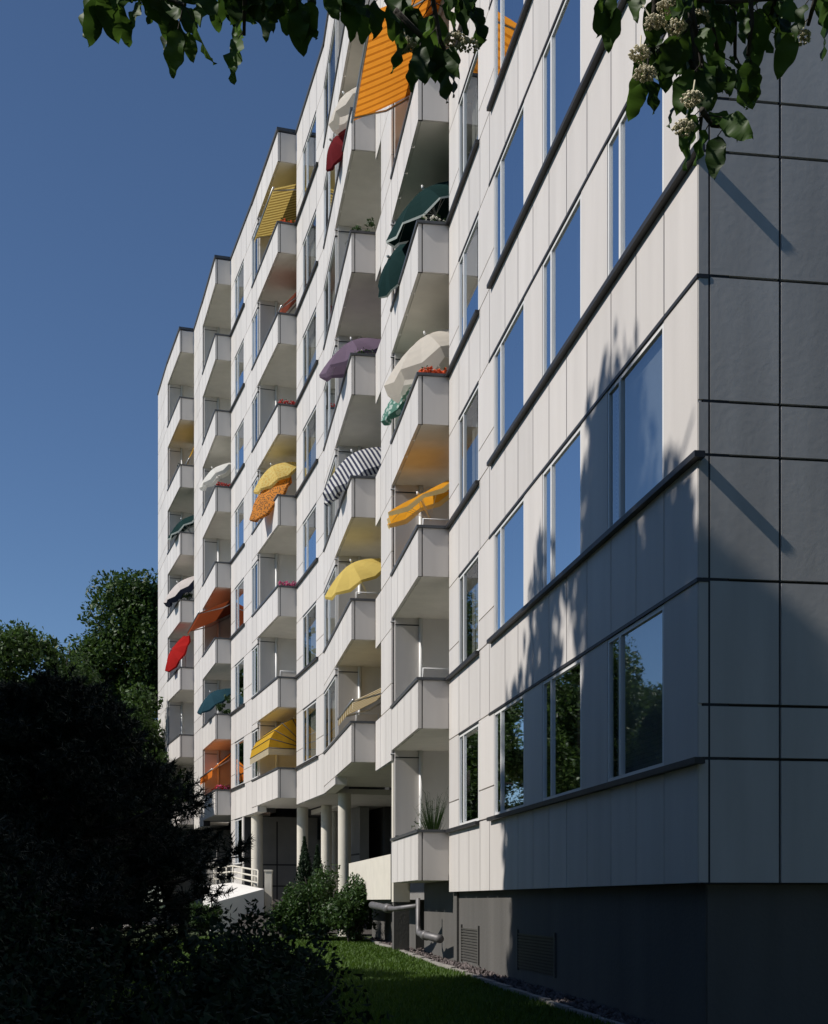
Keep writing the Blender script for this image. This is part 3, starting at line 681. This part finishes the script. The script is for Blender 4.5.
DRED = cloth('dark_red_canvas', (.13, .012, .016), .2); RED = cloth('red_canvas', (.36, .014, .012), .25); WHITE = cloth('white_canvas', (.74, .73, .68), .35)
TEAL = cloth('teal_canvas', (.018, .055, .075), .2); PALE = cloth('grey_pink_canvas', (.55, .50, .47), .2); BLACKC = cloth('navy_lining', (.02, .024, .04), .05)
RIMW = cloth('pale_piping', (.55, .60, .56), .2); RIMY = cloth('cream_yellow_trim', (.74, .62, .30), .3)
STR = pattern('navy_white_stripes', 'stripe', (.03, .035, .08), (.72, .72, .70), 3.2)
FLY = pattern('yellow_flower_print', 'dots', (.68, .46, .10), (.74, .60, .20), 15); FLO = pattern('orange_flower_print', 'dots', (.22, .10, .03), (.74, .27, .03), 17)
FLG = pattern('green_flower_print', 'dots', (.55, .66, .60), (.10, .26, .20), 10)
parasol(424, 190, 143, 1.10, 32, 207, GREEN, 'big dark green parasol with pale edge on the near tower, above white flowers', RIMW, .03, floor=fl(4), dome=.42)
parasol(390, 258, 137, .74, 66, 212, GREEN, 'dark green parasol tilted steeply over the railing below the big dark green one', RIMW, .03, floor=fl(4), dome=.3, drop=.6)
parasol(426, 336, 143, 1.15, 28, 204, CREAM, 'cream parasol with a wide valance on the near tower, over orange flowers', CREAM, .20, floor=fl(3), dome=.42)
parasol(394, 395, 136, .56, 50, 205, FLG, 'small green and white flowered parasol leaning over the railing under the cream one', FLG, .10, floor=fl(3), drop=.6, dome=.3)
parasol(419, 496, 141, .86, 28, 196, ORG, 'amber orange square parasol with scalloped yellow edge on the near tower', RIMY, .07, floor=fl(2), square=True, dome=.13)
parasol(345, 95, 117, .72, 40, 200, CREAM, 'cream and tan parasol beside the orange striped awning', CREAM, .16, floor=fl(6), dome=.38)
parasol(332, 141, 115, .60, 66, 212, DRED, 'dark red parasol hanging steeply over the railing below the cream and tan one', None, .05, floor=fl(6), dome=.38, drop=.6)
parasol(352, 341, 117, 1.02, 25, 212, PURPLE, 'mauve parasol on the second balcony tower', None, .06, floor=fl(4), dome=.42)
parasol(353, 453, 117, 1.10, 34, 212, STR, 'navy and white striped parasol, the upper of two striped ones', None, .12, floor=fl(3), dome=.42)
parasol(333, 484, 113, .50, 52, 205, STR, 'smaller navy and white striped parasol reaching over the railing below the other striped one', None, .08, floor=fl(3), drop=.6, dome=.3)
parasol(352, 563, 117, .95, 32, 212, YEL, 'plain pale yellow parasol below the striped parasols', None, .05, floor=fl(2), dome=.42)
parasol(272, 466, 88, .92, 36, 216, FLY, 'yellow flower print parasol above the orange print one', None, .06, floor=fl(4), dome=.42)
parasol(263, 491, 88.5, .96, 58, 216, FLO, 'orange flower print parasol hanging over the railing below the yellow print one', None, .06, floor=fl(4), drop=.7, dome=.28)
parasol(213, 469, 74, .84, 38, 203, WHITE, 'white parasol over red flowers on the fourth balcony tower', None, .10, floor=fl(5), dome=.3)
parasol(211, 693, 74, .86, 38, 212, TEAL, 'dull teal parasol over a leafy plant near the orange awnings', None, .05, floor=fl(2), dome=.38)
parasol(182, 520, 66.5, .95, 36, 202, GREEN, 'dark green parasol on the farthest balcony tower', RIMW, .05, floor=fl(5), dome=.3)
parasol(178, 583, 66.5, 1.0, 40, 206, PALE, 'pinkish grey parasol with dark lining on the farthest balcony tower', BLACKC, .18, floor=fl(4), dome=.28)
parasol(172, 650, 66.5, .92, 64, 212, RED, 'bright red parasol tipped over the railing of the farthest balcony tower', None, .05, floor=fl(3), drop=.7, dome=.26)

# ---------------------------------------------------------------- flowers, plants and chairs on the balconies
def flower_box(sg, n, c, label, front=False, s=(.1, .9), amount=60, leafy=.5, hgt=.12):
    z = LZ(n); g = random.Random(hash((n, round(sg.a.y))) & 1023)
    if front: s0, s1, d0, d1 = s[0]*sg.open, s[1]*sg.open, -.34, -.14
    else: s0, s1, d0, d1 = .12, .32, -sg.step+.02, -.14
    o = sg.at((s0+s1)/2, (d0+d1)/2, z-.16); root = tag(empty('flower_box', o), label, 'flower box')
    m = MB(); m.sbox(sg, s0, s1, d0, d1, z-.16, z+.01); b = m.build('planter', M['zinc'], root); b.matrix_parent_inverse = Matrix.Translation(-o)
    nl = int(160*leafy); C = np.array([tuple(sg.at(g.uniform(s0-.03, s1+.03), g.uniform(d0-.02, d1+.05), z+.02+abs(g.gauss(0, hgt*.6)))) for _ in range(nl)])
    V, I = leaf_arrays(C, .06, np.random.default_rng(n+5)); f = np_mesh('foliage', V, 3, I, M['leafbush'], root); f.matrix_parent_inverse = Matrix.Translation(-o)
    m = MB()
    for _ in range(amount):
        p = sg.at(g.uniform(s0-.04, s1+.04), g.uniform(d0-.03, d1+.06), z+.05+g.random()*hgt); r = g.uniform(.018, .036)
        m.add([(p.x+r, p.y, p.z), (p.x-r, p.y, p.z), (p.x, p.y+r, p.z), (p.x, p.y-r, p.z), (p.x, p.y, p.z+r), (p.x, p.y, p.z-r)], [(0,2,4),(2,1,4),(1,3,4),(3,0,4),(2,0,5),(1,2,5),(3,1,5),(0,3,5)])
    bl = m.build('blooms', c, root); bl.matrix_parent_inverse = Matrix.Translation(-o)
def petal(name, c): return mat(name, c, .7, .1, 20, island=.2, transl=.3)
PO, PR, PK, PW = petal('orange_petals', (.80, .13, .03)), petal('red_petals', (.60, .03, .03)), petal('pink_petals', (.68, .12, .28)), petal('white_petals', (.78, .76, .66))
flower_box(B1, 4, PW, 'white flowers on the railing under the big dark green parasol', amount=24)
flower_box(B1, 3, PO, 'orange red geraniums under the cream parasol', amount=110)
flower_box(B3, 7, PO, 'orange flowers under the yellow and brown striped awning at the top', amount=50)
flower_box(B3, 5, PR, 'red flowers on the railing above the yellow print parasol', amount=90)
flower_box(B3, 3, PK, 'pink flowers on a railing two storeys above the yellow folding canopy', amount=90)
flower_box(B4, 5, PR, 'red flowers under the white parasol', amount=90)
flower_box(B4, 1, PR, 'dark pink flowers below the bright orange awning', amount=90, front=True, s=(.02, .5))
flower_box(B4, 1, PK, 'pink and red flowers in the corner box below the bright orange awning', amount=60)
flower_box(B2, 4, PW, 'sparse green box plants under the mauve parasol', amount=4, leafy=.8)
def plant(pos, h, r, label, n, leaf, seed, blades=False, lm=None):
    g = np.random.default_rng(seed); rg = random.Random(seed); root = tag(empty('potted_plant', pos), label, 'plant')
    m = MB(); m.tube([(0, 0, 0), (0, 0, .28)], [.11, .14], 14); m.build('pot', mat('clay_pot', (.30, .13, .07), .8, .1) if 'clay_pot' not in bpy.data.materials else bpy.data.materials['clay_pot'], root)
    if blades:
        m = MB()
        for _ in range(n):
            a = rg.uniform(0, 6.28); q = rg.uniform(.15, 1)*r; hh = h*rg.uniform(.55, 1); w_ = .008
            p = [(0, 0, .26), (math.cos(a)*q*.3, math.sin(a)*q*.3, .26+hh*.5), (math.cos(a)*q, math.sin(a)*q, .26+hh)]
            m.add([(p[0][0]-w_, p[0][1], p[0][2]), (p[0][0]+w_, p[0][1], p[0][2]), (p[1][0]+w_, p[1][1], p[1][2]), (p[1][0]-w_, p[1][1], p[1][2]), p[2]], [(0, 1, 2, 3), (3, 2, 4)])
            for j in range(3):
                t = rg.uniform(.4, 1); b = Vector(p[1]).lerp(Vector(p[2]), t); e = b+Vector((rg.uniform(-.08, .08), rg.uniform(-.08, .08), rg.uniform(0, .1)))
                m.add([tuple(b), (b.x+w_, b.y+w_, b.z), tuple(e)], [(0, 1, 2)])
        m.build('foliage', lm or M['leafbush'], root)
    else:
        P, O = clump_points(g, n, (0, 0, .28+h*.5), np.array([r, r, h*.5]), 16, .12, .3); V, I = leaf_arrays(P, leaf, g, O); np_mesh('foliage', V, 3, I, lm or M['leafbush'], root)
plant(B1.at(.65, -.38, fl(0)), 1.35, .42, 'tall grassy plant sprouting above the lowest balcony of the near tower', 90, .1, 71, True)
plant(B1.at(1.5, -.30, fl(0)), .80, .25, 'low light green plant peeking over the lowest balcony of the near tower', 200, .07, 72)
plant(B1.at(.55, -1.0, fl(0)), 1.05, .45, 'dark bushy plant at the back of the lowest balcony of the near tower', 500, .08, 73)
plant(B2.at(.5, -.4, fl(5)), 1.0, .35, 'bushy green plant overflowing a shaded balcony above the mauve parasol', 600, .08, 74)
plant(B2.at(1.6, -.35, fl(5)), 1.15, .40, 'feathery green plant at the front of the shaded balcony above the mauve parasol', 120, .1, 75, True)
plant(B4.at(.4, -.4, fl(2)), 1.45, .42, 'leafy yellow green plant under the dull teal parasol', 700, .09, 76)
plant(B4.at(1.2, -.5, fl(2)), 1.15, .35, 'dark leafy plant beside the yellow green one under the dull teal parasol', 400, .09, 77)
plant(B5.at(.5, -.4, fl(4)), 1.1, .3, 'green plant below the pinkish grey parasol', 300, .09, 78)
plant(B5.at(1.3, -.3, fl(6)), 1.05, .2, 'small dark plant on the high far balcony', 200, .08, 79)
def chair(sg, n, s, d, label):
    root = tag(empty('garden_chair', sg.at(s, d, fl(n))), label, 'chair', 'folding chairs on the balconies'); z0 = 0
    def L(a, b, z): v = sg.t*a+sg.n*b; return (v.x, v.y, z)
    m = MB(); m.tube([L(-.2, -.26, .42), L(-.32, -.26, 1.06), L(-.32, .26, 1.06), L(-.2, .26, .42)], .016, 8); m.build('back_frame', M['frame'], root)
    m = MB(); m.add([L(-.22, -.24, .5), L(-.22, .24, .5), L(-.315, .24, 1.03), L(-.315, -.24, 1.03)], [(0, 1, 2, 3)]); m.build('backrest', CREAM, root)
    m = MB(); m.hexa([L(-.2, -.25, .41), L(.25, -.25, .43), L(.25, .25, .43), L(-.2, .25, .41), L(-.2, -.25, .44), L(.25, -.25, .46), L(.25, .25, .46), L(-.2, .25, .44)]); m.build('seat', CREAM, root)
    for a in (-.2, .24):
        for b in (-.25, .25): m = MB(); m.tube([L(a, b, 0), L(a, b, .43)], .014, 8); m.build('leg', M['frame'], root)
chair(B1, 2, .75, -.42, 'folding chair under the amber square parasol')
chair(B1, 1, .75, -.42, 'folding chair on the bare near tower balcony below the amber parasol')
chair(B2, 2, .75, -.42, 'folding chair below the plain yellow parasol')
chair(B2, 1, .75, -.42, 'folding chair in front of the beige fringed awning')
chair(B3, 2, .75, -.42, 'folding chair on the open balcony right above the yellow folding canopy')

# ---------------------------------------------------------------- entrance ramp, railing, post, drain pipes
m = MB(); q = [at(203, 886, 80), at(233, 882.5, 81), at(264, 889, 91), at(212, 903, 93)]; lo = [Vector((v.x, v.y, gz(v.y)-.1)) for v in q]
m.hexa([lo[0], lo[3], lo[2], lo[1], q[0], q[3], q[2], q[1]])
tag(m.build('entrance_ramp', M['whitewall']), 'pale sloping entrance ramp slab beside the far columns', 'ramp')
rl = empty('handrail', at(215, 886, 80)); tag(rl, 'pale tubular handrail above the entrance ramp', 'railing')
o_ = rl.location.copy(); pts = [at(214, 884, 79.5), at(233, 882, 80.5), at(258, 888, 88)]
def rel(v, dz=0): return (v.x-o_.x, v.y-o_.y, v.z-o_.z+dz)
for dz in (.56, .36, .16): m = MB(); m.tube([rel(p, dz) for p in pts], .03, 8); m.build('rail', M['cream'], rl)
for t in (0, .33, .66, 1.0, 1.4, 1.8, 2):
    a = pts[int(min(t, 1.99))]; b = pts[int(min(t, 1.99))+1]; p = a.lerp(b, t-int(min(t, 1.99))); m = MB(); m.tube([rel(p, -.1), rel(p, .56)], .03, 8); m.build('post', M['cream'], rl)
p = at(268.5, 901, 90); m = MB(); g0 = gz(p.y); m.box(p.x-.11, p.x+.11, p.y-.11, p.y+.11, g0-.05, 2.42); m.box(p.x-.13, p.x+.13, p.y-.13, p.y+.13, 2.42, 2.47)
tag(m.build('gate_post', M['cream']), 'square cream post at the end of the handrail before the columns', 'post')
dp = empty('drain_pipe', B1.at(.6, -.3, 1.2)); tag(dp, 'grey drain pipe running under the lowest balcony and down the plinth', 'drain pipe')
i_ = dp.location.copy()
def rp(x, y, k): v = at(x, y, k); return (v.x-i_.x, v.y-i_.y, v.z-i_.z)
m = MB(); m.tube([rp(372, 905, 134), rp(386, 908, 138), rp(394, 909, 140), rp(417, 906, 145)], [.075, .075, .05, .05], 12); m.build('branch_pipe', M['zinc'], dp)
m = MB(); m.tube([rp(418, 898, 145), rp(418, 926, 145), rp(419, 933, 146), rp(424, 935, 147), rp(440, 939, 152)], [.045, .045, .06, .075, .08], 12); m.build('down_pipe', M['zinc'], dp)
for a in ((386, 908, 138, 390, 908.6, 139), (424, 935, 147, 427, 935.8, 148)):
    m = MB(); m.tube([rp(*a[:3]), rp(*a[3:])], .092, 14); m.build('collar', M['zinc'], dp)

# ---------------------------------------------------------------- the overhanging dogwood in front of the camera
dg_ = tag(empty('dogwood_tree', (2.7, -1.1, 0)), 'flowering dogwood whose leafy twigs hang into the top of the view, with creamy blossom heads', 'tree')
D0 = Vector((2.7, -1.1, 0)); rg = random.Random(4)
def near(px, py, d): return Vector(((px-414)/F*d, d, EYE+(901-py)/F*d))-D0
LV, LF = [], []
def near_leaf(b, dr, nm, L):
    dr = dr.normalized(); sdv = dr.cross(nm).normalized(); nm = sdv.cross(dr); o = len(LV); n = 12; cu = rg.uniform(.05, .35); fo = rg.uniform(.05, .35); wob = rg.uniform(-.14, .14)
    for i in range(n+1):
        t = i/n; wd = L*.30*max(0., math.sin(math.pi*t**.9))**.62*(1-.22*t)*(1 if 0 < i < n else 0); rp_ = .012*math.sin(t*14+wob*9)*L/.08*.5
        c = b+dr*(L*t)-nm*(cu*L*t*t*.6)+sdv*(wob*L*.25*math.sin(t*2.5))
        LV.extend([c+sdv*wd+nm*(fo*wd+rp_), c, c-sdv*wd+nm*(fo*wd-rp_)])
        if i: q = o+(i-1)*3; LF.extend([(q, q+1, q+4, q+3), (q+1, q+2, q+5, q+4)])
bl = []
def twig(pts, d, den=1., spread=1., big=1.):
    P = [near(x, y, d+rg.uniform(-.12, .12)) for x, y in pts]; tw = MB()
    tw.tube(P, [.006-.0035*i/len(P) for i in range(len(P))], 6)
    for a, b in zip(P, P[1:]):
        n = max(1, int((b-a).length/.042*den))
        for i in range(n):
            p = a.lerp(b, (i+rg.random())/n); ax = (b-a).normalized()
            for sgn in ((-1, 1) if rg.random() < .6 else (rg.choice((-1, 1)),)):
                sd = Vector((rg.gauss(0, 1), rg.gauss(0, 1), 0)).normalized()
                st = (sd*.7*sgn+ax*.4+Vector((0, 0, -.35))).normalized(); pb = p+st*rg.uniform(.012, .045)*spread
                tw.tube([p, pb], .0011, 4, caps=False)
                dr = sd*sgn*rg.uniform(.15, .8)+ax*.25+Vector((0, 0, -rg.uniform(.5, 1.3)))
                nm = Vector((rg.gauss(0, .7), -1+rg.gauss(0, .6), rg.uniform(.1, 1.0)))
                near_leaf(pb, dr, nm, rg.uniform(.05, .088)*big)
    tw.build('twig', M['bark'], dg_)
def bloom(px, py, d, r=.021):
    bl.append((near(px, py, d), r))
TW = [  # right-hand spray
 ([(650, -60), (655, 0), (650, 45), (646, 80)], 2.55, 1.0), ([(690, -60), (690, 0), (700, 50), (705, 90), (700, 130)], 2.5, 1.1),
 ([(720, -60), (735, 20), (735, 60)], 2.6, 1.0), ([(770, -60), (775, 0), (765, 40)], 2.65, .9), ([(830, -60), (815, 0), (808, 25)], 2.5, 1.),
 ([(640, -50), (668, 20), (675, 70)], 2.7, .8), ([(700, -40), (715, 40), (725, 80)], 2.7, .8), ([(610, -60), (618, -15)], 2.5, .8),
 ([(748, -40), (752, 20), (748, 55)], 2.45, 1.0), ([(702, 110), (712, 125), (735, 128)], 2.5, .8), ([(675, 40), (690, 60), (698, 85)], 2.6, 1.2),
 # spray across the top, over the sky
 ([(60, -50), (110, -20), (150, -8), (185, 5)], 2.5, 1.), ([(150, -50), (165, -15), (180, 10)], 2.6, .9), ([(215, -50), (232, -10)], 2.6, .8), ([(225, -50), (245, -5), (244, 35)], 2.5, .55),
 ([(290, -50), (290, -8)], 2.5, 1.2), ([(330, -60), (318, -10)], 2.55, 1.1), ([(395, -60), (395, -5), (415, 30)], 2.55, 1.1), ([(420, -60), (432, -5), (440, 40), (450, 62)], 2.5, 1.),
 ([(470, -60), (462, -10)], 2.5, .8), ([(120, -55), (130, -25)], 2.4, 1.), ([(80, -20), (150, -12), (230, -14), (300, -8)], 2.55, 1.3), ([(300, -16), (380, -10), (470, -12)], 2.5, 1.2), ([(600, -20), (640, -8), (720, 2), (820, -4)], 2.6, .7), ([(395, 10), (440, 55)], 2.5, 1.2), ([(690, 20), (650, 60)], 2.5, 1.2), ([(265, -50), (262, -22)], 2.5, .8), ([(360, -60), (350, -30)], 2.5, .8)]
for pts, d, den in TW: twig(pts, d, den)
for x, y, d in ((645, 76, 2.36), (640, 56, 2.36), (655, 25, 2.4), (692, 101, 2.34), (684, 130, 2.36), (668, 8, 2.4), (676, 30, 2.4), (455, 42, 2.5), (468, 48, 2.5), (408, 48, 2.5), (800, 40, 2.5), (700, 20, 2.5), (170, -2, 2.5), (345, 8, 2.55)): bloom(x, y, d)
# limbs above the frame that carry the twigs, and more leaves up there
lm_ = MB(); arms = [(D0*0+Vector((0, 0, 2.3)), near(700, -120, 2.5)), (near(700, -120, 2.5), near(420, -110, 2.5)), (near(420, -110, 2.5), near(60, -90, 2.5)), (near(700, -120, 2.5), near(860, -100, 2.6)), (Vector((0, 0, 1.8)), near(900, -260, 2.2)), (Vector((0, 0, 2.6)), near(400, -420, 2.0))]
for i, (a, b) in enumerate(arms): limb(lm_, a, b, .035-.003*i, .012, .4, 7, rg)
for pts, d, den in TW: lm_.tube([near(pts[0][0]+rg.uniform(-60, 60), -105, 2.5), near(*pts[0], d)], [.008, .005], 6)
for k in range(60):
    x, y = rg.uniform(-100, 1000), rg.uniform(-420, -150); twig([(x, y), (x+rg.uniform(-40, 40), y+rg.uniform(20, 60))], rg.uniform(2.0, 2.9), .8)
mb = MB(); mb.add([tuple(v) for v in LV], LF, 0, True); mb.build('crown', M['nearleaf'], dg_)
lm_.build('limbs', M['bark'], dg_)
mb = MB(); mb.tube([(0, 0, -.1), (.03, .03, 1.2), (0, 0, 2.7)], [.09, .075, .05], 12); mb.build('trunk', M['bark'], dg_)
for c, r in bl:
    mb = MB()
    for _ in range(110):
        v = Vector((rg.gauss(0, 1), rg.gauss(0, 1), abs(rg.gauss(0, .8)))).normalized()*r*rg.uniform(.6, 1); p = c+Vector((v.x, v.y, v.z*.8)); q = rg.uniform(.0022, .004)
        mb.add([(p.x+q, p.y, p.z), (p.x-q, p.y, p.z), (p.x, p.y+q, p.z), (p.x, p.y-q, p.z), (p.x, p.y, p.z+q), (p.x, p.y, p.z-q)], [(0,2,4),(2,1,4),(1,3,4),(3,0,4),(2,0,5),(1,2,5),(3,1,5),(0,3,5)])
    mb.tube([c+Vector((0, 0, -.0)), c+Vector((rg.uniform(-.02, .02), .02, .05))], .0015, 5)
    mb.build('blossom_head', M['cornus'], dg_)

p = at(431, 971, 58.5); m = MB(); gb = gz(p.y)
m.tube([(p.x, p.y, gb+.03+.05*math.sin(a)) for a in [R(-88+22*i) for i in range(9)]], [max(.002, .05*math.cos(R(-88+22*i))) for i in range(9)], 14)
tag(m.build('ball', mat('teal_rubber', (.02, .16, .13), .5, .05)), 'small teal ball lying on the sunlit lawn near the gravel', 'ball')
